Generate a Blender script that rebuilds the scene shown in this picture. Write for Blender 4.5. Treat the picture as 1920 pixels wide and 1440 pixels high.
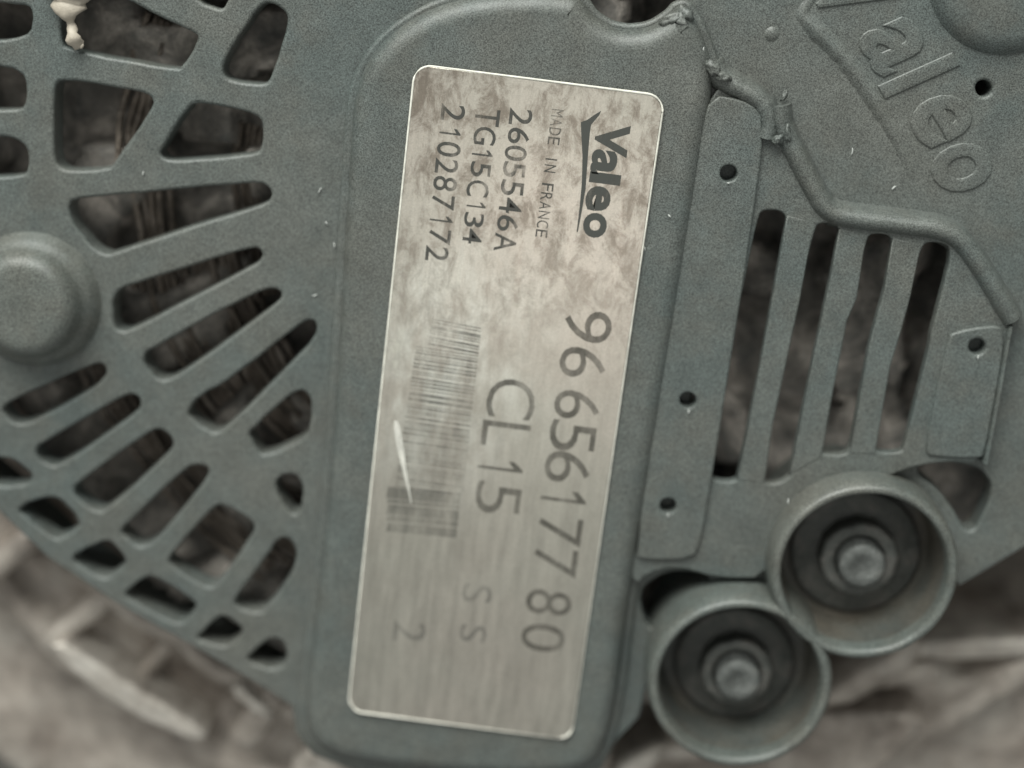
import bpy, bmesh, math, random
from mathutils import Vector, Matrix, noise
from mathutils.geometry import tessellate_polygon
random.seed(7)
for o in list(bpy.data.objects): bpy.data.objects.remove(o)
SC = bpy.context.scene; COL = SC.collection
MM = 0.001                       # everything below is laid out in millimetres

# ------------------------------------------------------------------ camera
F, TH, PH, D = 2950.0, math.radians(15), math.radians(2.5), 147.5
CAMR = Matrix.Rotation(PH, 3, 'Y') @ Matrix.Rotation(-TH, 3, 'X')
CAMP = CAMR @ Vector((0, 0, D))
cd = bpy.data.cameras.new('camera'); cam = bpy.data.objects.new('camera', cd); COL.objects.link(cam)
cam.matrix_world = Matrix.Translation(CAMP*MM) @ CAMR.to_4x4()
cd.sensor_width = 36; cd.lens = 36*F/1920; cd.clip_start = 0.005; cd.clip_end = 20
cd.dof.use_dof = True; cd.dof.focus_distance = 0.138; cd.dof.aperture_fstop = 9.5
SC.camera = cam
SC.render.resolution_x, SC.render.resolution_y = 1024, 768
def P(px, py, z=0.0):            # point of the photograph -> place on the level z (mm)
    r = CAMR @ Vector(((px-960)/F, -(py-720)/F, -1))
    t = (z-CAMP.z)/r.z
    return CAMP + r*t
def P2(px, py, z=0.0):
    v = P(px, py, z); return (v.x, v.y)
AX = P(1000, 385, 0)             # axis of the alternator

# ------------------------------------------------------------------ light
W = bpy.data.worlds.new('World'); SC.world = W; W.use_nodes = True
W.node_tree.nodes['Background'].inputs[0].default_value = (0.95, 1.0, 0.96, 1)
W.node_tree.nodes['Background'].inputs[1].default_value = 0.48
def lamp(name, loc, tgt, size, power, col):
    l = bpy.data.lights.new(name, 'AREA'); l.shape = 'RECTANGLE'; l.size = size[0]; l.size_y = size[1]
    l.energy = power; l.color = col
    o = bpy.data.objects.new(name, l); COL.objects.link(o)
    o.location = loc; d = Vector(tgt)-Vector(loc)
    o.rotation_euler = d.to_track_quat('-Z', 'Y').to_euler()
    return o
lamp('top_light', (-0.16, 0.77, 0.45), (0, 0, 0), (0.7, 0.5), 17.5, (0.97, 1.0, 0.95))  # main area lamp, out of view, shining from the top side
lamp('plate_sheen_lamp', (0.0, -0.15, 1.05), (0, 0, 0), (0.14, 0.14), 0.44, (1.0, 0.96, 0.90))  # added lamp, out of view, gives the nameplate its fading sheen
VS = SC.view_settings
VS.view_transform = 'Standard'; VS.look = 'None'; VS.exposure = 0.0; VS.gamma = 1.0; VS.use_curve_mapping = False

# ------------------------------------------------------------------ materials
def newmat(name):
    m = bpy.data.materials.new(name); m.use_nodes = True
    nt = m.node_tree; b = nt.nodes['Principled BSDF']
    return m, nt, b
def nd(nt, t, **kw):
    n = nt.nodes.new(t)
    for k, v in kw.items():
        if k.startswith('i_'): n.inputs[k[2:].replace('_', ' ')].default_value = v
        else: setattr(n, k, v)
    return n
def tex(nt, scale, detail=4, rough=0.55, coord='Object', stretch=(1, 1, 1), dist=0.0):
    tc = nt.nodes.new('ShaderNodeTexCoord'); mp = nt.nodes.new('ShaderNodeMapping')
    mp.inputs['Scale'].default_value = stretch; mp.inputs['Location'].default_value = (0.01371, 0.02753, 0.04937)
    mp.inputs['Rotation'].default_value = (0.31, 0.23, 0) if stretch == (1, 1, 1) else (0, 0, 0)   # no grain plane lies flat in a surface
    n = nt.nodes.new('ShaderNodeTexNoise')
    n.inputs['Scale'].default_value = scale; n.inputs['Detail'].default_value = detail
    n.inputs['Roughness'].default_value = rough; n.inputs['Distortion'].default_value = dist
    nt.links.new(tc.outputs[coord], mp.inputs[0]); nt.links.new(mp.outputs[0], n.inputs['Vector'])
    return n.outputs['Fac']
def ramp(nt, fac, stops):
    r = nt.nodes.new('ShaderNodeValToRGB'); e = r.color_ramp.elements
    while len(e) < len(stops): e.new(0.5)
    for k, (p, c) in enumerate(stops):
        e[k].position = p; e[k].color = (*c, 1) if len(c) == 3 else c
    nt.links.new(fac, r.inputs[0]); return r.outputs[0]
def mix(nt, fac, a, b, mode='MIX'):
    m = nt.nodes.new('ShaderNodeMix'); m.data_type = 'RGBA'; m.blend_type = mode
    for sock, v in ((m.inputs[0], fac), (m.inputs[6], a), (m.inputs[7], b)):
        if hasattr(v, 'links'): nt.links.new(v, sock)
        elif isinstance(v, (int, float)): sock.default_value = v
        else: sock.default_value = (*v, 1)
    return m.outputs[2]
def bump(nt, b, h, strength, dist):
    n = nt.nodes.new('ShaderNodeBump'); n.inputs['Strength'].default_value = strength
    n.inputs['Distance'].default_value = dist
    nt.links.new(h, n.inputs['Height']); nt.links.new(n.outputs[0], b.inputs['Normal'])
def g(v): return (v, v, v)

def plastic(name, base, dust, rough=0.46):
    m, nt, b = newmat(name)
    big = tex(nt, 45, 5, 0.6); grain = tex(nt, 8000, 2, 0.75); mid = tex(nt, 420, 4, 0.6)
    c = mix(nt, ramp(nt, big, [(0.38, g(0)), (0.72, g(1))]), base, dust)
    patch = tex(nt, 190, 4, 0.6)
    c = mix(nt, ramp(nt, patch, [(0.42, g(0)), (0.66, g(0.75))]), c, tuple(x*y for x, y in zip(base, (1.16, 1.0, 0.93))))
    c = mix(nt, 0.5, c, ramp(nt, mid, [(0.3, g(0.40)), (0.7, g(0.62))]), 'OVERLAY')
    c = mix(nt, 0.85, c, ramp(nt, grain, [(0.33, g(0.10)), (0.67, g(0.90))]), 'OVERLAY')
    nt.links.new(c, b.inputs['Base Color'])
    nt.links.new(ramp(nt, mid, [(0.2, g(rough-0.08)), (0.8, g(rough+0.12))]), b.inputs['Roughness'])
    bump(nt, b, grain, 0.35, 0.00008)
    return m
M = {}
M['cover'] = plastic('dark grey moulded plastic', (0.067, 0.079, 0.075), (0.094, 0.094, 0.084))
M['collar'] = plastic('grey collar plastic', (0.072, 0.083, 0.077), (0.10, 0.098, 0.086), 0.40)

M['grime'] = plastic('grimy collar lining', (0.050, 0.055, 0.051), (0.15, 0.114, 0.08), 0.5)
def metal(name, c1, c2, c3, sc, metallic, rough, bs=0.4):
    m, nt, b = newmat(name)
    n1 = tex(nt, sc, 6, 0.65, dist=0.6); n2 = tex(nt, sc*6, 4, 0.6); gr = tex(nt, 5200, 2, 0.7)
    c = ramp(nt, n1, [(0.32, c1), (0.5, c2), (0.68, c3)])
    c = mix(nt, 0.5, c, ramp(nt, n2, [(0.3, g(0.3)), (0.7, g(0.7))]), 'OVERLAY')
    c = mix(nt, 0.5, c, ramp(nt, gr, [(0.25, g(0.32)), (0.75, g(0.68))]), 'OVERLAY')
    nt.links.new(c, b.inputs['Base Color'])
    b.inputs['Metallic'].default_value = metallic
    nt.links.new(ramp(nt, n2, [(0.2, g(rough-0.1)), (0.8, g(rough+0.15))]), b.inputs['Roughness'])
    bump(nt, b, n2, bs, 0.0004)
    return m
M['cast'] = metal('dirty cast aluminium', (0.15, 0.122, 0.103), (0.31, 0.27, 0.237), (0.44, 0.40, 0.36), 75, 0.3, 0.42)
M['lip'] = metal('aluminium with painted glints', (0.26, 0.225, 0.195), (0.43, 0.39, 0.35), (0.56, 0.52, 0.475), 120, 0.4, 0.42)  # paler copy of the casting, glints on the lips put into its colour
M['inner'] = metal('dusty brown inner casting', (0.08, 0.078, 0.073), (0.19, 0.172, 0.154), (0.42, 0.375, 0.335), 260, 0.1, 0.7, 0.35)
M['coil'] = metal('dusty varnished copper', (0.07, 0.058, 0.048), (0.16, 0.13, 0.105), (0.32, 0.275, 0.24), 300, 0.1, 0.6, 0.7)
M['steel'] = metal('dull zinc steel', (0.065, 0.068, 0.064), (0.105, 0.11, 0.105), (0.15, 0.152, 0.143), 500, 0.2, 0.55)
M['nut'] = metal('dark grimy nut', (0.055, 0.057, 0.053), (0.085, 0.087, 0.08), (0.13, 0.12, 0.11), 400, 0.2, 0.5)
M['bench'] = metal('grubby bench', (0.06, 0.055, 0.05), (0.11, 0.10, 0.09), (0.16, 0.15, 0.14), 20, 0, 0.8)

def nameplate_mat():
    m, nt, b = newmat('worn brushed aluminium plate')
    blot = tex(nt, 420, 9, 0.75, stretch=(1.25, 0.75, 1), dist=0.4)     # mottled brown stain
    streak = tex(nt, 900, 4, 0.6, stretch=(1.6, 0.16, 1))               # brush marks along the plate
    big = tex(nt, 60, 3, 0.5); fine = tex(nt, 6500, 2, 0.7)
    tc = nt.nodes.new('ShaderNodeTexCoord'); sp = nt.nodes.new('ShaderNodeSeparateXYZ')
    nt.links.new(tc.outputs['Object'], sp.inputs[0])
    mr = nt.nodes.new('ShaderNodeMapRange'); mr.inputs[1].default_value = 0.003; mr.inputs[2].default_value = 0.019
    nt.links.new(sp.outputs[1], mr.inputs[0])                           # the stained end of the plate
    base = mix(nt, ramp(nt, big, [(0.35, g(0)), (0.65, g(1))]), (0.43, 0.41, 0.36), (0.465, 0.425, 0.375))
    gd = nt.nodes.new('ShaderNodeTexGradient'); gd.gradient_type = 'SPHERICAL'      # pale scuffed patch over the start of the barcode
    mp = nt.nodes.new('ShaderNodeMapping'); mp.inputs['Location'].default_value = (0.46, -0.28, 0); mp.inputs['Scale'].default_value = (75, 62, 75)
    nt.links.new(tc.outputs['Object'], mp.inputs[0]); nt.links.new(mp.outputs[0], gd.inputs[0])
    sc_ = nt.nodes.new('ShaderNodeMath'); sc_.operation = 'MULTIPLY'; nt.links.new(gd.outputs['Fac'], sc_.inputs[0])
    nt.links.new(ramp(nt, tex(nt, 300, 6, 0.7, stretch=(1.3, 0.6, 1)), [(0.42, g(0)), (0.60, g(1))]), sc_.inputs[1])
    base = mix(nt, sc_.outputs[0], base, (0.66, 0.66, 0.60))
    st = ramp(nt, blot, [(0.40, g(1)), (0.55, g(0))])
    mul = nt.nodes.new('ShaderNodeMath'); mul.operation = 'MULTIPLY'
    nt.links.new(st, mul.inputs[0])
    ad = nt.nodes.new('ShaderNodeMath'); ad.operation = 'MULTIPLY_ADD'
    ad.inputs[1].default_value = 0.68; ad.inputs[2].default_value = 0.10
    nt.links.new(mr.outputs[0], ad.inputs[0]); nt.links.new(ad.outputs[0], mul.inputs[1])
    c = mix(nt, mul.outputs[0], base, (0.17, 0.142, 0.115))
    c = mix(nt, 0.55, c, ramp(nt, streak, [(0.25, g(0.36)), (0.75, g(0.64))]), 'OVERLAY')
    c = mix(nt, 0.4, c, ramp(nt, fine, [(0.25, g(0.34)), (0.75, g(0.66))]), 'OVERLAY')
    nt.links.new(c, b.inputs['Base Color'])
    b.inputs['Metallic'].default_value = 0.95
    nt.links.new(ramp(nt, streak, [(0.2, g(0.27)), (0.8, g(0.36))]), b.inputs['Roughness'])
    bump(nt, b, streak, 0.15, 0.00006)
    return m
M['plate'] = nameplate_mat()
def print_mat(name, col, lo, hi, amin, amax, sc=420, stretch=(1.3, 0.6, 1)):
    m, nt, b = newmat(name)
    w = tex(nt, sc, 5, 0.65, stretch=stretch); f = tex(nt, 5200, 2, 0.7)
    b.inputs['Base Color'].default_value = (*col, 1); b.inputs['Roughness'].default_value = 0.5
    a = mix(nt, 0.35, ramp(nt, w, [(lo, g(amin)), (hi, g(amax))]), f, 'OVERLAY')
    nt.links.new(a, b.inputs['Alpha'])
    return m
M['ink'] = print_mat('worn dark ink', (0.045, 0.045, 0.04), 0.36, 0.56, 0.26, 0.86)
M['ink_big'] = print_mat('brown grey ink', (0.06, 0.055, 0.045), 0.32, 0.64, 0.26, 0.68)
M['ink_logo'] = print_mat('logo ink', (0.045, 0.047, 0.042), 0.30, 0.55, 0.60, 0.93)
M['ink_bar'] = print_mat('rubbed barcode ink', (0.08, 0.08, 0.07), 0.36, 0.64, 0.10, 0.52, 330)
M['ink_faint'] = print_mat('almost gone ink', (0.08, 0.08, 0.075), 0.36, 0.64, 0.16, 0.46)
def simple(name, col, rough=0.6, metallic=0.0, bsc=900):
    m, nt, b = newmat(name)
    n = tex(nt, bsc, 4); c = mix(nt, ramp(nt, n, [(0.3, g(0)), (0.7, g(1))]), tuple(x*0.8 for x in col), tuple(min(1, x*1.15) for x in col))
    nt.links.new(c, b.inputs['Base Color']); b.inputs['Roughness'].default_value = rough; b.inputs['Metallic'].default_value = metallic
    bump(nt, b, n, 0.4, 0.0003); return m
M['cream'] = simple('dried cream sealant', (0.36, 0.315, 0.26))
M['lint'] = simple('white lint', (0.42, 0.43, 0.41))
M['edge'] = simple('painted edge highlight', (0.58, 0.56, 0.50), 0.6, 0.0)  # pale colour stands in for the highlight along the plate's rim
M['bright'] = simple('freshly scraped metal', (0.60, 0.58, 0.53), 0.5, 0.2)

# ------------------------------------------------------------------ mesh helpers (mm in, metres out)
def link(name, bm, mat, parent=None, smooth=None):
    me = bpy.data.meshes.new(name)
    bmesh.ops.scale(bm, vec=(MM, MM, MM), verts=bm.verts)
    bm.to_mesh(me); bm.free()
    if smooth: me.polygons.foreach_set('use_smooth', [True]*len(me.polygons))
    if mat: me.materials.append(M[mat])
    o = bpy.data.objects.new(name, me); COL.objects.link(o)
    if parent: o.parent = parent
    return o
def thing(name, label, cat, loc=(0, 0, 0), group=None):
    o = bpy.data.objects.new(name, None); COL.objects.link(o); o.location = loc
    o.empty_display_size = 0.01
    return tag(o, label, cat, group)
def tag(o, label=None, cat=None, group=None, kind=None):
    for k, v in (('label', label), ('category', cat), ('group', group), ('kind', kind)):
        if v: o[k] = v
    return o
def area(p): return 0.5*sum(p[i-1][0]*p[i][1]-p[i][0]*p[i-1][1] for i in range(len(p)))
def chaikin(p, n=2):
    for _ in range(n):
        q = []
        for i in range(len(p)):
            a, b = p[i], p[(i+1) % len(p)]
            q += [(a[0]*.75+b[0]*.25, a[1]*.75+b[1]*.25), (a[0]*.25+b[0]*.75, a[1]*.25+b[1]*.75)]
        p = q
    return p
def px(pts, z=0.0, n=2): return chaikin([P2(x, y, z) for x, y in pts], n)
def circle(c, r, n=24): return [(c[0]+r*math.cos(2*math.pi*i/n), c[1]+r*math.sin(2*math.pi*i/n)) for i in range(n)]
def plate(bm, outer, holes, z0, z1, bev, seg=3, jitter=0.0, bottom=False):
    """a sheet with openings; every rim is rounded over by bev"""
    loops = []
    for k, lp in enumerate([outer]+list(holes)):
        lp = list(lp)
        if (area(lp) > 0) != (k == 0): lp.reverse()
        loops.append(lp)
    tops = []; topverts = []; bots = []; botverts = []
    for lp in loops:
        n = len(lp); nor = []
        for i in range(n):
            a, b, c = Vector(lp[i-1]), Vector(lp[i]), Vector(lp[(i+1) % n])
            e1 = (b-a).normalized() if (b-a).length > 1e-9 else Vector((1, 0)); e2 = (c-b).normalized() if (c-b).length > 1e-9 else e1
            m = (Vector((-e1.y, e1.x))+Vector((-e2.y, e2.x)))
            m = m.normalized() if m.length > 1e-6 else Vector((-e1.y, e1.x))
            nor.append(m)
        if jitter:
            lp = [(p[0]+nor[i].x*jitter*noise.noise((p[0]*1.3, p[1]*1.3, 3)), p[1]+nor[i].y*jitter*noise.noise((p[0]*1.3, p[1]*1.3, 3))) for i, p in enumerate(lp)]
        rings = []
        for s in range(seg+1):
            t = math.pi/2*s/seg
            ins = bev*(1-math.sin(t)); z = z1-bev*(1-math.cos(t))
            rings.append([bm.verts.new((p[0]+nor[i].x*ins, p[1]+nor[i].y*ins, z)) for i, p in enumerate(lp)])
        rings.append([bm.verts.new((p[0], p[1], z0)) for p in lp])
        for r0, r1 in zip(rings, rings[1:]):
            for i in range(n):
                j = (i+1) % n
                f = bm.faces.new((r0[i], r1[i], r1[j], r0[j])); f.smooth = r1 is not rings[-1]
        tops.append([v.co.copy() for v in rings[0]]); topverts += rings[0]
        bots.append([v.co.copy() for v in rings[-1]]); botverts += rings[-1]
    for t in tessellate_polygon(tops):
        try: bm.faces.new([topverts[i] for i in t])
        except ValueError: pass
    if bottom:
        for t in tessellate_polygon(bots):
            try: bm.faces.new([botverts[i] for i in reversed(t)])
            except ValueError: pass
    bm.normal_update()
    up = [f for f in bm.faces if abs(f.normal.z) > 0.99 and f.calc_center_median().z > z1-1e-4 and f.normal.z < 0]
    if up: bmesh.ops.reverse_faces(bm, faces=up)
def lathe(bm, prof, n=64, c=(0, 0), a0=0, a1=2*math.pi, jit=0.0, fr=0.25):
    full = abs(a1-a0-2*math.pi) < 1e-6; rows = []
    for k in range(n if full else n+1):
        a = a0+(a1-a0)*k/n; ca, sa = math.cos(a), math.sin(a); row = []
        for r, z in prof:
            d = jit*noise.noise((r*ca*fr, r*sa*fr, z*fr+5)) if jit else 0
            row.append(bm.verts.new((c[0]+(r+d)*ca, c[1]+(r+d)*sa, z+d)))
        rows.append(row)
    m = len(rows)
    for k in range(m if full else m-1):
        A, B = rows[k], rows[(k+1) % m]
        for i in range(len(prof)-1):
            f = bm.faces.new((A[i], B[i], B[i+1], A[i+1])); f.smooth = True
def rail(bm, pts, prof, taper=False, jit=0.0):
    """sweep a cross-section (offset sideways, z) along a path of (x, y)"""
    rows = []
    for i, p in enumerate(pts):
        a = Vector(pts[max(i-1, 0)]); b = Vector(pts[min(i+1, len(pts)-1)]); t = (b-a).normalized(); nrm = Vector((-t.y, t.x))
        d = jit*noise.noise((p[0]*2.0, p[1]*2.0, 1)) if jit else 0
        tp = max(.02, min(1, min(i, len(pts)-1-i)/(len(pts)*.35))) if taper else 1
        rows.append([bm.verts.new((p[0]+nrm.x*(s*(1+d)*(.4+.6*tp)), p[1]+nrm.y*(s*(1+d)*(.4+.6*tp)), z*tp-.06*(1-tp)+d*0.5*tp)) for s, z in prof])
    for r0, r1 in zip(rows, rows[1:]):
        for i in range(len(prof)-1):
            f = bm.faces.new((r0[i], r0[i+1], r1[i+1], r1[i])); f.smooth = True
    for r in (rows[0], rows[-1]):
        try: bm.faces.new(r)
        except ValueError: pass
    bmesh.ops.recalc_face_normals(bm, faces=bm.faces)
def smooth_path(pts, n=2):
    for _ in range(n):
        q = [pts[0]]
        for a, b in zip(pts, pts[1:]):
            q += [(a[0]*.75+b[0]*.25, a[1]*.75+b[1]*.25), (a[0]*.25+b[0]*.75, a[1]*.25+b[1]*.75)]
        q.append(pts[-1]); pts = q
    return pts
def tube(bm, pts, radii, n=8, flat=1.0):
    rows = []
    for i, p in enumerate(pts):
        a = Vector(pts[max(i-1, 0)]); b = Vector(pts[min(i+1, len(pts)-1)]); t = (b-a).normalized()
        u = t.cross(Vector((0, 0, 1))); u = u.normalized() if u.length > 1e-4 else Vector((1, 0, 0)); v = u.cross(t).normalized()
        rows.append([bm.verts.new(Vector(p)+u*math.cos(2*math.pi*k/n)*radii[i]+v*math.sin(2*math.pi*k/n)*radii[i]*flat) for k in range(n)])
    for r0, r1 in zip(rows, rows[1:]):
        for k in range(n):
            f = bm.faces.new((r0[k], r0[(k+1) % n], r1[(k+1) % n], r1[k])); f.smooth = True
    bm.faces.new(rows[0]); bm.faces.new(rows[-1])
    bmesh.ops.recalc_face_normals(bm, faces=bm.faces)

# ------------------------------------------------------------------ setting
bm = bmesh.new()
vs = [bm.verts.new(v) for v in ((-900, -900, -75), (900, -900, -75), (900, 900, -75), (-900, 900, -75))]; bm.faces.new(vs)
tag(link('bench_surface', bm, 'bench'), kind='structure')

# ------------------------------------------------------------------ the aluminium body behind the cover
BODY = thing('alternator', 'dirty cast aluminium alternator body showing behind and below the grey plastic cover', 'alternator', (0, 0, -0.075))
def bpart(name, bm, mat, smooth=None):
    bmesh.ops.translate(bm, vec=(0, 0, 75), verts=bm.verts)
    return link(name, bm, mat, BODY, smooth)
ax = (AX.x, AX.y)
bm = bmesh.new()
prof = [(49, -45), (55.5, -42), (56.8, -24), (57.6, -17), (58.3, -14.8), (59.2, -12.5), (60.2, -10.4), (61.4, -9.6), (62.6, -10.2), (63.4, -12), (64.6, -14),
        (67, -15.2), (70, -15.6), (71.4, -13.6), (72.6, -12.8), (74, -13.6), (75.5, -15.5), (79, -16.2), (84, -16), (88, -15), (90, -17), (90.5, -30), (90.5, -74)]
lathe(bm, prof, 180, ax, jit=1.1, fr=0.22)
for v in bm.verts:                # two windows cast into the rim
    dx, dy = v.co.x-ax[0], v.co.y-ax[1]; r = math.hypot(dx, dy); a = math.degrees(math.atan2(dy, dx)) % 360
    for a0, a1, rm in ((311, 342, 69), (204, 217, 66.5)):
        k = min(1, max(0, (a-a0)/2.5), max(0, (a1-a)/2.5))
        if k > 0 and r < rm: v.co.z = min(v.co.z, v.co.z*(1-k)-44*k)
bpart('housing_ring', bm, 'cast')
# webs and lugs of the casting, seen out of focus round the edge of the cover
def web(p0, p1, w, z0, z1, name='housing_web'):
    a, b = Vector(P2(*p0, z1)), Vector(P2(*p1, z1)); n = 10
    bm = bmesh.new()
    rail(bm, [(a.lerp(b, i/n).x, a.lerp(b, i/n).y) for i in range(n+1)],
         [(-w*.62, z0), (-w*.5, z1-1.0), (-w*.36, z1-.25), (0, z1), (w*.36, z1-.25), (w*.5, z1-1.0), (w*.62, z0)], jit=0.18)
    bpart(name, bm, 'cast')
web((245, 1085), (90, 1215), 2.6, -24, -11.5)
web((330, 1190), (250, 1290), 2.0, -24, -13)
web((60, 1010), (-80, 1120), 2.8, -20, -9.0)
web((520, 1300), (450, 1400), 3.4, -20, -9.0)
web((1700, 1225), (1990, 1215), 2.6, -30, -12)
web((1540, 1290), (1760, 1265), 2.6, -20, -11)
def lug(pts, z0, z1, bev=1.2, name='housing_lug'):
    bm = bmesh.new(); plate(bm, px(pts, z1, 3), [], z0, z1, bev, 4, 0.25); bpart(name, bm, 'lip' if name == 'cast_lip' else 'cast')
lug([(1430, 1340), (1600, 1335), (1720, 1338), (1745, 1360), (1680, 1430), (1600, 1500), (1430, 1500)], -20, -9)
lug([(90, 1205), (130, 1208), (250, 1290), (390, 1372), (380, 1395), (330, 1382), (200, 1315), (110, 1240)], -20, -9.6, 0.7, 'cast_lip')  # lips drawn along the bright streaks, in the paler glint colour
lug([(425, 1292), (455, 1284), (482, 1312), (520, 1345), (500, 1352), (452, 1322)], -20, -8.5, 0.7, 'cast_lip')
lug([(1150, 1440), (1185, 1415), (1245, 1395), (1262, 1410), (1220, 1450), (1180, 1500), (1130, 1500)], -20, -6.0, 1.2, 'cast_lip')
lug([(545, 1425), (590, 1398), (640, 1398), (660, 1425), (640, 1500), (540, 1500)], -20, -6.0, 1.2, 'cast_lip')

# rough dusty parts under the grille
bm = bmesh.new(); N = 150; R = 55.5; grid = {}
def relief(x, y):
    v = noise.noise((x*0.16, y*0.16, 2.0))*1.6+noise.noise((x*0.42, y*0.42, 7.0))*0.6+noise.noise((x*1.3, y*1.3, 1.0))*0.16
    q = 2.2 if noise.noise((x*0.11+9, y*0.11, 5.0)) > 0.06 else -1.2
    return -6.9+v+q-(1.9 if x > 10 else 0)
for i in range(N+1):
    for j in range(N+1):
        x, y = -R+2*R*i/N, -R+2*R*j/N
        if x*x+y*y < R*R: grid[i, j] = bm.verts.new((ax[0]+x, ax[1]+y, min(relief(x, y), -3.3)))
for (i, j), v in grid.items():
    q = [grid.get(k) for k in ((i, j), (i+1, j), (i+1, j+1), (i, j+1))]
    if all(q): f = bm.faces.new(q); f.smooth = True
bpart('rectifier_casting', bm, 'inner')
for k, (r, a0, a1, z, w) in enumerate([(30, 3.25, 3.9, -5.2, 1.1), (33, 3.3, 4.1, -6.0, 1.1), (36.5, 3.0, 3.8, -5.0, 1.2), (40, 3.3, 4.2, -5.6, 1.2),
                                      (43, 3.5, 4.3, -5.0, 1.2), (46, 3.3, 4.1, -5.4, 1.1), (27, 2.9, 3.5, -5.6, 1.2), (38, 2.7, 3.1, -5.2, 1.3)]):
    bm = bmesh.new(); n = 26
    for q in range(5):
        rq = r-1.5+q*.75; zq = z+.35*((q*2) % 3)-.5
        tube(bm, [(ax[0]+(rq+.12*math.sin(i*.6+q+k))*math.cos(a0+(a1-a0)*i/n), ax[1]+(rq+.12*math.sin(i*.6+q+k))*math.sin(a0+(a1-a0)*i/n), zq+.5*math.sin(i*.35+k)) for i in range(n+1)], [.36]*(n+1), 6)
    bpart('winding_loop', bm, 'coil')
# light coloured grime lumps caught behind the grille
# ------------------------------------------------------------------ the plastic cover
COVER = thing('alternator_cover', 'dark grey moulded plastic alternator cover with vent grilles and two round collars', 'cover', (0, 0, 0))
H = [
 [(-60,2),(50,8),(62,25),(55,72),(-60,78)],
 [(112,-14),(225,-10),(290,28),(362,60),(374,73),(342,125),(330,130),(125,92),(115,78),(116,40)],
 [(350,-25),(440,-25),(422,12),(410,17),(375,5)],
 [(510,5),(536,22),(541,40),(507,152),(488,159),(423,150),(414,124),(467,40),(489,8)],
 [(-60,122),(22,126),(44,142),(49,164),(47,195),(38,206),(-60,206)],
 [(103,158),(117,147),(270,173),(286,186),(284,203),(211,310),(200,317),(128,321),(106,310),(101,285),(101,182)],
 [(368,191),(470,210),(492,226),(492,277),(477,290),(321,303),(301,292),(303,280),(350,204)],
 [(-60,255),(20,256),(48,272),(54,300),(50,322),(40,330),(-60,334)],
 [(128,386),(139,372),(233,365),(485,341),(503,350),(510,368),(499,383),(328,434),(211,476),(190,476),(168,459),(135,416)],
 [(211,564),(222,542),(281,524),(474,462),(490,469),(492,484),(474,498),(248,619),(222,622),(213,608)],
 [(268,670),(281,655),(492,542),(521,542),(529,553),(521,568),(328,710),(299,714),(272,688)],
 [(352,772),(368,746),(430,714),(569,602),(587,600),(596,615),(583,644),(430,797),(408,812),(390,808),(355,783)],
 [(468,812),(485,794),(550,735),(572,732),(583,750),(583,786),(574,823),(499,854),(485,848),(470,823)],
 [(5,765),(15,754),(175,681),(197,684),(199,703),(182,724),(58,794),(26,795),(7,775)],
 [(67,841),(77,832),(233,741),(255,739),(264,754),(259,772),(120,870),(91,874),(69,856)],
 [(137,917),(146,906),(281,807),(306,805),(324,825),(321,847),(200,957),(179,960),(142,935)],
 [(226,997),(237,982),(346,880),(365,871),(386,875),(392,887),(379,909),(292,1015),(270,1026),(255,1022),(230,1004)],
 [(315,1052),(321,1041),(397,953),(419,946),(470,975),(478,990),(470,1008),(408,1099),(386,1103),(328,1066)],
 [(439,1128),(448,1114),(510,1030),(521,1011),(540,1008),(554,1026),(554,1055),(540,1088),(499,1143),(481,1150),(456,1144),(441,1135)],
 [(516,906),(529,891),(554,889),(567,909),(567,942),(558,964),(547,964),(525,935)],
 [(-40,858),(0,858),(22,860),(58,887),(60,897),(47,909),(0,913),(-40,905)],
 [(35,957),(44,946),(91,931),(113,935),(149,975),(146,990),(113,1010),(98,1010),(40,964)],
 [(135,1048),(146,1037),(190,1015),(208,1015),(235,1048),(233,1059),(204,1084),(186,1084),(146,1059)],
 [(233,1114),(241,1106),(270,1083),(292,1081),(365,1128),(366,1141),(346,1168),(328,1170),(241,1124)],
 [(370,1196),(379,1186),(408,1157),(423,1155),(452,1176),(456,1186),(434,1208),(416,1214),(376,1201)],
 [(463,1234),(474,1223),(503,1199),(521,1197),(536,1212),(538,1234),(529,1252),(503,1256),(467,1241)],
]
def grow(p, d):                       # widen a traced opening a little so that its rounded rim, not its wall, meets the trace
    c = Vector((sum(a for a, b in p)/len(p), sum(b for a, b in p)/len(p)))
    return [(x+(x-c.x)/max(1, (Vector((x, y))-c).length)*d, y+(y-c.y)/max(1, (Vector((x, y))-c).length)*d) for x, y in p]
edge = [(-90,885),(0,962),(40,1000),(91,1048),(146,1084),(204,1124),(273,1164),(350,1206),(440,1258),(500,1294),(548,1325),(553,1375),(585,1416),(660,1446),
        (800,1466),(930,1475),(1060,1475),(1128,1445),(1152,1395),(1200,1345)]
edge2 = [(1800,1100),(1925,1026),(2040,950)]
CUC, CLC = P(1622, 1076, 5.0), P(1388, 1285, 5.0)
CUR = (P(1622+175, 1076, 5.0)-CUC).length; CLR = (P(1388+171, 1285, 5.0)-CLC).length
def arc_pts(c, r, a, b, n): return [(c.x+r*math.cos(math.radians(a+(b-a)*i/n)), c.y+r*math.sin(math.radians(a+(b-a)*i/n))) for i in range(n+1)]
ang = math.degrees(math.atan2(CUC.y-CLC.y, CUC.x-CLC.x)); half = math.degrees(math.acos(min(1, (CUC-CLC).length/2/(CLR*.955))))
ew = [P2(*p) for p in edge]+arc_pts(CLC, CLR*.955, 185, ang+half+2, 14)+arc_pts(CUC, CUR*.955, ang+180-half-2, -8, 20)+[P2(*p) for p in edge2]
a_end = math.atan2(ew[-1][1]-ax[1], ew[-1][0]-ax[0]); a_beg = math.atan2(ew[0][1]-ax[1], ew[0][0]-ax[0])+2*math.pi
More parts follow.
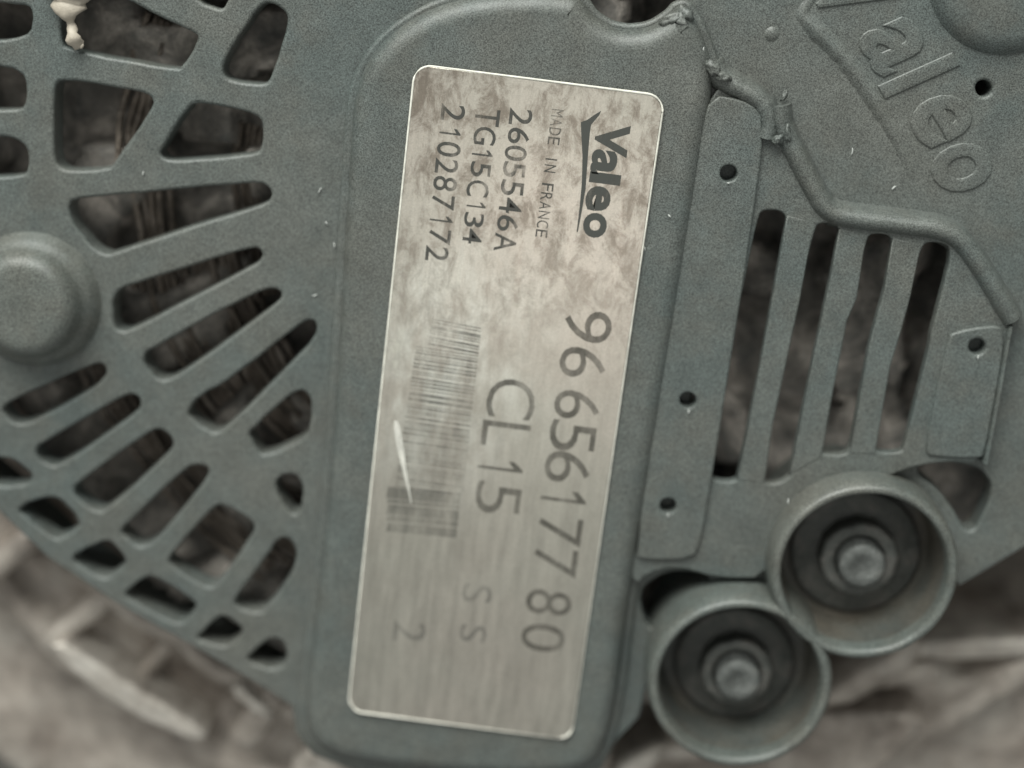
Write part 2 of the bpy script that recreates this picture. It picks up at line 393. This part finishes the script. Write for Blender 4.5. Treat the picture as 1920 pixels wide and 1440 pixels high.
r_end = math.hypot(ew[-1][0]-ax[0], ew[-1][1]-ax[1]); r_beg = math.hypot(ew[0][0]-ax[0], ew[0][1]-ax[1])
arc = []
for k in range(1, 70):
    t = k/70; a = a_end+(a_beg-a_end)*t; r = r_end+(r_beg-r_end)*t
    arc.append((ax[0]+r*math.cos(a), ax[1]+r*math.sin(a)))
outline = ew+arc
TOPC, TOPR = P2(1190, -42, 0), (P(1282, -42)-P(1190, -42)).length
VENT_OPEN = [(1340,340),(1480,385),(1560,416),(1700,432),(1784,446),(1812,478),(1780,600),(1740,840),(1700,868),(1600,872),(1490,915),(1290,925),(1290,800)]
POCK1 = [(1712,884),(1742,862),(1831,873),(1857,902),(1858,931),(1832,990),(1812,1000),(1796,968),(1762,918)]
POCK2 = [(1199,1112),(1222,1086),(1267,1069),(1324,1076),(1335,1092),(1296,1118),(1250,1158),(1222,1186),(1204,1155)]
holes = [px(h) for h in H]
holes += [circle(TOPC, TOPR, 40), px(VENT_OPEN, 0, 1), px(POCK2, 0, 2), px(POCK1, 0, 2), circle(P2(1845, 166), 0.72, 16)]
c_up = P(1622, 1076, 5.0); c_lo = P(1388, 1285, 5.0)
bm = bmesh.new()
plate(bm, outline, holes, -2.6, 0.0, 0.32, 3, 0.10, bottom=True)
link('grille_plate', bm, 'cover', COVER)
# outer skirt of the cover
bm = bmesh.new(); ol = outline if area(outline) > 0 else outline[::-1]
seg = [p for p in ol]; 
top = [bm.verts.new((p[0], p[1], -2.0)) for p in seg]; bot = []
for p in seg:
    d = Vector((p[0]-ax[0], p[1]-ax[1])); d = d*(1-1.4/d.length); bot.append(bm.verts.new((ax[0]+d.x, ax[1]+d.y, -6.5)))
tin = []
for i in range(len(seg)):
    bm.faces.new((top[i], bot[i], bot[(i+1) % len(seg)], top[(i+1) % len(seg)])).smooth = True
link('cover_skirt', bm, 'cover', COVER)

# raised panel that carries the nameplate: a low moulded foot and the rounded panel itself
PANEL = [(655,1436),(580,1402),(563,1340),(578,1200),(612,900),(640,420),(650,260),(655,190),(672,130),(705,80),(755,38),(815,6),(890,-14),(1000,-22),(1080,-16),
         (1100,2),(1118,28),(1148,46),(1180,52),(1220,46),(1250,26),(1268,6),(1290,4),(1312,36),(1334,90),(1346,135),(1338,200),(1318,330),(1265,660),(1205,1010),(1188,1110),(1160,1340),(1130,1432),(1060,1462),(900,1462)]
def inset_px(p, d):
    q = [Vector(v) for v in p]; n = len(q); s = 1 if area(p) > 0 else -1; out = []
    for i in range(n):
        e = (q[(i+1) % n]-q[i-1]).normalized(); out.append((q[i].x-e.y*d*s, q[i].y+e.x*d*s))
    return out
foot = px(inset_px(PANEL, -7), 0.7, 2)
bm = bmesh.new(); plate(bm, foot, [], -0.2, 0.75, 0.4, 3, 0.05); link('panel_foot', bm, 'cover', COVER)
bm = bmesh.new(); plate(bm, px(inset_px(PANEL, 6), 2.0, 2), [], 0.3, 2.7, 1.7, 6, 0.06); link('label_panel', bm, 'cover', COVER)

# vent shelf with its four slots and three slats
SHELF = [(1335,160),(1390,172),(1432,192),(1450,220),(1458,255),(1482,285),(1515,340),(1556,408),(1700,424),(1788,440),(1826,482),(1896,600),(1886,650),(1850,868),
         (1760,866),(1700,880),(1640,905),(1560,915),(1490,955),(1450,1010),(1438,1085),(1345,1085),(1270,1062),(1215,1075),(1190,1100),(1170,1040),(1220,800),(1300,300)]
SLOT = [[(1424,404),(1434,396),(1464,398),(1473,408),(1468,450),(1425,690),(1384,892),(1376,902),(1340,900),(1334,890),(1345,825),(1383,600)],
        [(1530,428),(1540,420),(1566,423),(1573,434),(1562,500),(1520,700),(1486,880),(1470,902),(1440,906),(1434,896),(1448,800),(1500,560)],
        [(1627,450),(1636,440),(1664,442),(1672,453),(1660,540),(1636,620),(1628,660),(1592,842),(1580,852),(1545,850),(1540,840),(1560,740),(1588,600),(1606,560)],
        [(1729,468),(1740,456),(1770,458),(1780,470),(1774,510),(1744,620),(1740,650),(1694,838),(1686,848),(1645,846),(1640,836),(1668,690),(1690,620),(1706,560)]]
ZS = 1.5
pins = [P2(1366, 325, 1.9), P2(1290, 750, 1.9), P2(1253, 948, 1.9), P2(1833, 651, 1.9)]
bm = bmesh.new()
plate(bm, px(SHELF, ZS, 1), [px(inset_px(q, -2.5), ZS, 2) for q in SLOT]+[circle(p, 0.74, 16) for p in pins], 0.3, ZS, 0.22, 3, 0.06)
link('vent_shelf', bm, 'cover', COVER)
def bar(a, b, z0, z1, name):         # a slat: right edge of one slot to left edge of the next
    bm = bmesh.new(); plate(bm, [P2(x, y, z1) for x, y in a+b[::-1]], [], z0, z1, 0.16, 3, 0.04); return link(name, bm, 'cover', COVER)
bar([(1476,404),(1467,450),(1424,690),(1381,900)], [(1526,416),(1501,560),(1449,800),(1434,906)], ZS-1.0, ZS+0.05, 'slat')
bar([(1574,428),(1561,500),(1519,700),(1480,890)], [(1624,440),(1607,560),(1589,600),(1561,740),(1541,858)], ZS-1.0, ZS+0.06, 'slat')
bar([(1674,446),(1659,540),(1636,622),(1627,660),(1592,850)], [(1727,458),(1707,560),(1691,620),(1669,690),(1641,852)], ZS-1.0, ZS+0.05, 'slat')
# strip with the pin holes, pad beside the last slot
bm = bmesh.new()
plate(bm, px([(1335,178),(1390,186),(1424,205),(1432,245),(1424,330),(1383,600),(1338,880),(1316,1010),(1300,1050),(1205,1050),(1190,1040),(1240,700),(1310,250)], 2.0, 1),
      [circle(p, 0.76, 16) for p in pins[:3]], 1.2, 2.0, 0.2, 3, 0.05)
link('pin_hole_strip', bm, 'cover', COVER)
bm = bmesh.new()
plate(bm, px([(1776,640),(1784,622),(1870,608),(1886,622),(1880,680),(1848,850),(1840,862),(1745,858),(1732,846)], 1.8, 2), [circle(pins[3], 0.76, 16)], 1.2, 1.8, 0.28, 4, 0.05)
link('side_pad', bm, 'cover', COVER)
# moulded rib round the vent, broken once
def rib(pts, w, z0, z1, name='edge_rib', jit=0.2):
    bm = bmesh.new()
    rail(bm, smooth_path([P2(x, y, z1) for x, y in pts], 3),
         [(-w*.82, z0), (-w*.66, z1-1.35), (-w*.56, z1-.85), (-w*.42, z1-.38), (-w*.2, z1-.08), (0, z1), (w*.2, z1-.08), (w*.42, z1-.38), (w*.56, z1-.85), (w*.66, z1-1.35), (w*.82, z0)], jit=jit)
    return link(name, bm, 'cover', COVER)
rib([(1336,122),(1352,150),(1390,168),(1426,188),(1443,214),(1445,240),(1440,262)], 1.6, -0.2, 2.35, jit=0.08)
rib([(1463,200),(1466,236),(1482,268),(1512,328),(1536,372),(1555,400),(1590,412),(1700,424),(1788,436),(1828,480),(1868,545),(1903,604)], 1.6, -0.2, 2.35, jit=0.05)
rib([(1897,612),(1884,690),(1868,780),(1850,872)], 0.55, -0.2, 2.05)

# dome on the left
dc = P(46, 572, 2.5); bm = bmesh.new()
lathe(bm, [(0, 3.55), (2.6, 3.55), (3.5, 3.6), (4.0, 3.5), (4.5, 3.15), (4.85, 2.6), (5.05, 2.0), (5.25, 1.6), (5.6, 1.3), (5.95, 0.9), (6.2, 0.4), (6.5, -0.1)], 72, (dc.x, dc.y))
link('round_boss', bm, 'collar', COVER)
# raised lettering and marks on the upper right plate
tmp_txt = bpy.data.curves.new('t', 'FONT'); tmp_obj = bpy.data.objects.new('t', tmp_txt); COL.objects.link(tmp_obj)
def glyph_polys(ch, off=0.0, extr=0.0, bev=0.0):
    tmp_txt.body = ch; tmp_txt.offset = off; tmp_txt.extrude = extr; tmp_txt.bevel_depth = bev; tmp_txt.bevel_resolution = 1; tmp_txt.resolution_u = 4
    dg = bpy.context.evaluated_depsgraph_get(); dg.update()
    ev = tmp_obj.evaluated_get(dg); me = bpy.data.meshes.new_from_object(ev)
    vs = [v.co.copy() for v in me.vertices]; fs = [tuple(p.vertices) for p in me.polygons]
    bpy.data.meshes.remove(me)
    return vs, fs
def add_glyph(bm, ch, fit, off=0.0, extr=0.0, bev=0.0, base=None):
    """fit(u, v, w): glyph box 0..1 along the line, 0..1 up, w = height"""
    if ch == '1':
        o = off*.5
        vs = [Vector(v+(0,)) for v in ((.52-o, 0), (.72+o, 0), (.72+o, 1), (.56-o, 1), (.06, .80), (.06, .66-o), (.52-o, .80))]; fs = [(0, 1, 2, 6), (2, 3, 6), (3, 4, 5, 6)]
        nv = [bm.verts.new(fit(v.x, v.y, 0)) for v in vs]
        for f in fs: bm.faces.new([nv[i] for i in f])
        return
    vs, fs = glyph_polys(ch, off, extr, bev)
    x0, x1 = min(v.x for v in vs), max(v.x for v in vs); y0, y1 = min(v.y for v in vs), max(v.y for v in vs)
    nv = [bm.verts.new(fit((v.x-x0)/(x1-x0), (v.y-y0)/(y1-y0), v.z)) for v in vs]
    for f in fs:
        try: bm.faces.new([nv[i] for i in f])
        except ValueError: pass
ll = Vector(P2(1000, 0))
d_along = (Vector(P2(1806, 318))-Vector(P2(1672, 92))).normalized(); d_up = (Vector(P2(1735, 62))-Vector(P2(1640, 105))).normalized()
for ch, c, wd, ht in (('V', (1602, -22), 5.2, 7.0), ('a', (1676, 86), 4.4, 5.3), ('l', (1722, 142), 1.4, 7.0), ('e', (1764, 224), 4.4, 5.3), ('o', (1803, 314), 4.5, 5.3)):
    cc = Vector(P2(*c)); bm = bmesh.new()
    add_glyph(bm, ch, lambda u, v, w: (*(cc+d_along*wd*(u-.5)+d_up*ht*(v-.5)), w*3.0-0.01), -0.004, 0.03, 0.036)
    o = link('moulded_letter', bm, 'cover', COVER)
def soft_ridge(pts, w, h, name):
    bm = bmesh.new(); rail(bm, smooth_path([P2(*p) for p in pts], 3), [(-w, -.1), (-w*.6, h*.35), (-w*.25, h*.9), (0, h), (w*.25, h*.9), (w*.6, h*.35), (w, -.1)], taper=True, jit=.1); link(name, bm, 'cover', COVER)
soft_ridge([(1548,-28),(1500,22),(1515,42),(1570,95),(1612,145),(1650,205),(1687,270),(1716,350)], 1.0, 0.42, 'moulded_swoosh')
bc = P2(1890, -50); bm = bmesh.new()
lathe(bm, [(0, 1.1), (5.2, 1.1), (5.9, 0.95), (6.5, 0.5), (7.0, -0.1)], 60, bc); link('round_boss', bm, 'cover', COVER)
for c, r in (((1447, 64), .6),):
    bm = bmesh.new(); lathe(bm, [(0, .2), (r*.5, .18), (r*.85, .1), (r*1.2, -.05)], 20, P2(*c)); link('mould_pip', bm, 'cover', COVER)
# ragged plastic left along the rim
def burr(c, r, z, seed, name='plastic_burr'):
    bm = bmesh.new(); bmesh.ops.create_icosphere(bm, subdivisions=3, radius=1)
    for v in bm.verts:
        k = 1+.55*noise.noise(v.co*1.7+Vector((seed, 0, 0))); v.co = Vector((v.co.x*r[0]*k, v.co.y*r[1]*k, v.co.z*r[2]*k))
    bmesh.ops.rotate(bm, cent=(0, 0, 0), matrix=Matrix.Rotation(r[3], 3, 'Z'), verts=bm.verts)
    p = P(*c, z); bmesh.ops.translate(bm, vec=p, verts=bm.verts); link(name, bm, 'cover', COVER, True)
for i, (c, r, z) in enumerate([((1262, 36), (1.1, .5, .6, .3), 1.9), ((1284, 28), (.9, .6, .6, -.6), 1.9), ((1338, 128), (.9, .55, .5, -.8), 2.3), ((1356, 144), (.7, .4, .5, -.4), 2.4),
                               ((1470, 180), (.25, .55, .3, -.4), 0.8), ((1476, 252), (.35, .8, .5, .1), 2.2), ((1458, 262), (.5, .4, .4, .5), 2.3)]):
    burr(c, r, z, i*3.1)

# collars round the terminals
def collar(c, rpx, base_z, ph):
    r = (P(c[0]+rpx, c[1], 5.0)-P(c[0], c[1], 5.0)).length; cc = P(c[0], c[1], 5.0); k = r
    bm = bmesh.new()
    lathe(bm, [(k*1.04, base_z), (k*1.04, 0.6), (k*1.035, 2.4), (k*1.025, 4.0), (k*1.0, 4.72), (k*.975, 4.95), (k*.945, 5.0), (k*.915, 4.85), (k*.897, 4.4), (k*.888, 3.4)], 84, (cc.x, cc.y), jit=.06, fr=.5)
    o = link('terminal_collar', bm, 'collar', COVER)
    bm = bmesh.new()
    lathe(bm, [(k*.889, 3.42), (k*.88, 1.5), (k*.872, -2.2), (k*.85, -2.9), (k*.78, -3.1), (0, -3.1)], 84, (cc.x, cc.y), jit=.08, fr=.6)
    link('collar_lining', bm, 'grime', COVER)
    return cc, r
cu, ru = collar((1622, 1076), 175, -5, 0)
cl, rl = collar((1388, 1285), 171, -7, 1)

# ------------------------------------------------------------------ nameplate
NZ = 2.7+0.32
C4 = [P(778, 122, NZ), P(1247, 178, NZ), P(1071, 1388, NZ), P(652, 1333, NZ)]
ctr = sum(C4, Vector())/4
yax = ((C4[0]-C4[3])+(C4[1]-C4[2])).normalized(); xax = Vector((yax.y, -yax.x, 0)); LW = ((C4[1]-C4[0]).length+(C4[2]-C4[3]).length)/2; LH = ((C4[0]-C4[3]).length+(C4[1]-C4[2]).length)/2
def L(pxx, pyy):                       # photo point -> plate coordinates (x across, y along)
    v = P(pxx, pyy, NZ)-ctr; return Vector((v.dot(xax), v.dot(yax)))
def rrect(w, h, r, n=7):
    p = []
    for sx, sy, a in ((1, 1, 0), (-1, 1, 90), (-1, -1, 180), (1, -1, 270)):
        for i in range(n+1):
            t = math.radians(a+90*i/n); p.append((sx*(w/2-r)+r*math.cos(t), sy*(h/2-r)+r*math.sin(t)))
    return p
bm = bmesh.new(); plate(bm, rrect(LW, LH, 1.5), [], -0.4, 0.0, 0.14, 3)
NP = link('nameplate', bm, 'plate', COVER)
NP.matrix_world = Matrix.Translation(ctr*MM) @ Matrix(((xax.x, yax.x, 0, 0), (xax.y, yax.y, 0, 0), (0, 0, 1, 0), (0, 0, 0, 1)))
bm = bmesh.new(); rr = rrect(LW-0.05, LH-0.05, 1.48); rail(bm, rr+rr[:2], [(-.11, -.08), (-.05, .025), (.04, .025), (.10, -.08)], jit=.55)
link('edge_highlight', bm, 'edge', NP)  # thin pale strip, the rim's highlight painted on
NP['label'] = 'worn beige aluminium nameplate printed with part numbers and a rubbed barcode'
INKZ = 0.022
def line(name, chars, mat, off=0.0, label=None):
    bm = bmesh.new()
    for ch, x0, x1, y0, y1 in chars:   # photo box of the character; it reads downwards, its foot to the left
        c = L((x0+x1)/2, (y0+y1)/2); up = (L(x1, (y0+y1)/2)-L(x0, (y0+y1)/2)).length; al = (L((x0+x1)/2, y1)-L((x0+x1)/2, y0)).length
        add_glyph(bm, ch, lambda u, v, w: (c.x+up*(v-.5), c.y-al*(u-.5), INKZ), off)
    o = link(name, bm, mat, NP)
    if label: o['label'] = label
    return o
line('printed_number', [('9',1058,1147,582,642),('6',1049,1137,652,709),('6',1039,1125,733,787),('5',1030,1117,790,847),('6',1021,1107,847,906),('1',1014,1099,918,950),
     ('7',1008,1091,970,1022),('7',1000,1082,1028,1080),('8',986,1072,1107,1153),('0',977,1060,1170,1222)], 'ink_big', -0.004)
line('printed_code', [('C',913,1004,711,785),('L',903,993,792,839),('1',896,981,862,890),('5',891,976,905,964)], 'ink_big', -0.006)
line('printed_number', [('2',955,998,204,235),('6',952,993,240,270),('0',946,988,273,302),('5',943,985,304,333),('5',939,982,338,367),('4',936,979,371,400),('6',932,972,404,434),('A',927,968,438,472)], 'ink', 0.004)
line('printed_number', [('T',891,937,204,236),('G',888,930,238,272),('1',885,924,280,297),('5',882,920,304,332),('C',875,917,338,369),('1',875,911,378,393),('3',870,907,399,426),('4',868,904,429,457)], 'ink', 0.004)
line('printed_number', [('2',827,872,196,227),('1',824,864,240,257),('0',819,864,266,294),('2',816,859,298,326),('8',812,857,331,358),('7',809,852,366,393),('1',806,849,404,420),('7',804,845,430,458),('2',798,841,462,490)], 'ink', 0.004)
mif = 'MADE IN FRANCE'; ch = []
for i, c in enumerate(mif):
    t0, t1 = i/len(mif), (i+.82)/len(mif); xm = 1046-32*(t0+t1)/2
    if c == 'I': t0 += .33/len(mif); t1 -= .33/len(mif)
    if c != ' ': ch.append((c, xm-11, xm+11, 205+243*t0, 205+243*t1))
line('printed_origin', ch, 'ink', 0.0)
line('logo_lettering', [('V',1115,1179,232,293),('a',1108,1157,281,328),('l',1105,1164,325,345),('e',1098,1145,349,396),('o',1093,1138,399,446)], 'ink_logo', 0.034)
sw = [(1450,240),(1435,275),(1370,352),(1360,420),(1345,600),(1328,850),(1292,1060),(1267,1190),(1257,1186),(1280,1000),(1298,800),(1303,600),(1292,400),(1290,330),(1340,312),(1400,270)]
bm = bmesh.new(); vs = [bm.verts.new((*L(780+x/4.174, 150+y/4.174), INKZ)) for x, y in sw]; f = bm.faces.new(vs); bmesh.ops.triangulate(bm, faces=[f])
link('logo_swoosh', bm, 'ink_logo', NP)
line('printed_code', [('S',866,922,1096,1130),('S',862,912,1172,1204)], 'ink_faint', 0.0)
line('printed_code', [('2',738,798,1166,1204)], 'ink_faint', 0.0)
# barcode
rb = random.Random(4); bm = bmesh.new(); y = 593.0
def quad(xa0, ya0, xa1, ya1):
    t = lambda yy: (yy-593)/420
    xl = 788-64*t(ya0) if xa0 is None else xa0
    pts = [L(xl, ya0+4), L(xa1, ya0+22), L(xa1-1, ya1+22), L(xl, ya1+4)]
    bm.faces.new([bm.verts.new((q.x, q.y, INKZ)) for q in pts])
while y < 985:
    w = rb.choice([2.2, 2.2, 4.4, 6.6]); xr = 903-47*(y-593)/420
    xl = 788-64*(y-593)/420
    if y > 905: break
    if y < 640: xl += 22
    quad(xl, y, xr, min(y+w, 990)); y += w+rb.choice([2.2, 2.2, 3.4, 4.8])
link('printed_barcode', bm, 'ink_bar', NP)
bm = bmesh.new()
for a, b in ((908, 930), (932, 938), (941, 960), (962, 972), (975, 992)):
    q = [L(728, a+4), L(863-(a-916)*.1, a+16), L(863-(b-916)*.1, b+16), L(724, b+4)]; bm.faces.new([bm.verts.new((v.x, v.y, INKZ+0.012)) for v in q])
link('printed_block', bm, 'ink_bar', NP)
# gouge
bm = bmesh.new(); gp = [(742,788,3),(745,805,6),(749,830,6.5),(754,858,5),(760,890,3.2),(766,915,2.4),(771,944,1)]
pv = [(bm.verts.new((*L(x-w, y), INKZ+.02)), bm.verts.new((*L(x, y), INKZ+.10)), bm.verts.new((*L(x+w, y), INKZ+.02))) for x, y, w in gp]
for a, b in zip(pv, pv[1:]):
    for i in (0, 1): bm.faces.new((a[i], b[i], b[i+1], a[i+1]))
bmesh.ops.recalc_face_normals(bm, faces=bm.faces)
link('scratch', bm, 'bright', NP)['label'] = 'bright curved scratch across the barcode edge'

# ------------------------------------------------------------------ terminals inside the collars
ZT = 1.9
def terminal(c, cc, spx, npx, label):
    sr = (P(c[0]+spx, c[1], ZT)-P(c[0], c[1], ZT)).length; z0 = -4.8
    root = thing('terminal_stud', label, 'bolt', (cc.x*MM, cc.y*MM, z0*MM), 'terminal studs inside the plastic collars')
    pr = [(0, ZT-.35), (sr*.35, ZT-.3), (sr*.5, ZT-.05), (sr*.8, ZT), (sr*.95, ZT-.25)]
    z = ZT-.45
    while z > -1.6: pr += [(sr*1.02, z), (sr*.88, z-.3)]; z -= .6
    pr += [(sr, z), (sr, z0+.05)]
    bm = bmesh.new(); lathe(bm, [(r, zz-z0) for r, zz in pr], 36); link('stud', bm, 'steel', root)
    nr = sr*npx/spx
    bm = bmesh.new(); hexo = [(nr*.92*math.cos(math.pi/3*i+.3), nr*.92*math.sin(math.pi/3*i+.3)) for i in range(6)]
    plate(bm, chaikin(hexo, 1), [circle((0, 0), sr*1.04, 24)], -2.6-z0, 0.1-z0, .5, 3); link('nut', bm, 'nut', root)
    bm = bmesh.new(); lathe(bm, [(sr*1.05, -2.2-z0), (nr*1.30, -2.2-z0), (nr*1.36, -2.4-z0), (nr*1.36, -3.6-z0)], 40); link('washer', bm, 'nut', root)
terminal((1620, 1068), P(1618, 1064, ZT), 44, 92, 'threaded terminal stud and nut deep inside the upper right plastic collar')
terminal((1386, 1282), P(1385, 1279, ZT), 42, 84, 'threaded terminal stud and nut deep inside the lower plastic collar nearer the nameplate')

# ------------------------------------------------------------------ things stuck to the cover
pth = [(128,-60,44),(128,-30,46),(127,0,37),(126,20,26),(128,34,12),(130,48,9.5),(132,62,11),(136,76,15),(142,86,13),(150,91,5)]
bm = bmesh.new(); pts = smooth_path([(x, y) for x, y, r in pth], 1); rr = smooth_path([(r, 0) for x, y, r in pth], 1)
tube(bm, [(*P2(x, y, 1.0), 0.6+.25*math.sin(i)) for i, (x, y) in enumerate(pts)], [r*.05*(1+.18*math.sin(i*2.3)) for i, (r, _) in enumerate(rr)], 14, .45)
for v in bm.verts: v.co += Vector((noise.noise(v.co*.7), noise.noise(v.co*.7+Vector((7, 0, 0))), .6*noise.noise(v.co*.9)))*.3
o = link('sealant_drip', bm, 'cream', None, True)
tag(o, 'cream dried sealant drip hanging over a grille opening at top left', 'sealant')
fl = [(268,325,10,80,'white lint fleck on the grille between two left hand openings'),(600,357,13,60,'largest white lint fleck, on the flat plate left of the nameplate'),
      (612,418,8,120,'small curled lint fleck on the plate below the largest fleck'),(626,460,11,95,'upright lint fleck beside the foot of the raised label panel'),
      (590,553,10,20,'lying lint fleck beyond the tip of a long grille slot'),(1208,466,9,100,'lint fleck touching the right edge of the nameplate'),
      (1255,405,7,130,'tiny lint fleck on the panel right of the printed logo'),(1597,284,14,85,'bright upright lint fleck in the middle of the upper right plate'),
      (1676,352,10,45,'slanted lint fleck at the lower end of the curved mould line'),(1478,940,11,85,'lint fleck on the outer wall of the upper terminal collar'),
      (1320,92,7,90,'lint fleck on the rounded top right shoulder of the label panel'),(120,470,8,50,'lint fleck beside the round boss on the left grille'),
      (1366,343,5,0,'pale chip just below the topmost pin hole'),(1291,772,8,90,'pale chip just below the middle pin hole of the strip'),
      (1252,966,10,90,'pale chip just below the lowest pin hole of the strip'),(1834,670,8,90,'pale chip just below the pin hole in the right hand pad')]
for i, (x, y, ln, a, lb) in enumerate(fl):
    z = 0.0
    if 640 < x < 1335: z = 2.72
    if x in (1366, 1291, 1252): z = 2.02
    if x == 1834: z = 1.97
    if x == 1478: z = 4.2
    if x == 1208 or x == 1255: z = 2.72
    c = P(x, y, z+.1); t = Vector((math.cos(math.radians(a)), math.sin(math.radians(a)), 0))*ln*.024; n = Vector((-t.y, t.x, 0))*.25*random.uniform(-1, 1)
    bm = bmesh.new(); r = .055+.03*random.random()
    tube(bm, [-t, -t*.3+n, t*.4+n, t], [r*.5, r, r*.9, r*.3], 6)
    o = link('lint_fleck', bm, 'lint', None, True); o.location = c*MM
    tag(o, lb, 'lint', 'white flecks on the cover')

bpy.data.objects.remove(tmp_obj); bpy.data.curves.remove(tmp_txt)
for o in bpy.data.objects:
    if o.parent is NP: o.matrix_parent_inverse = Matrix()
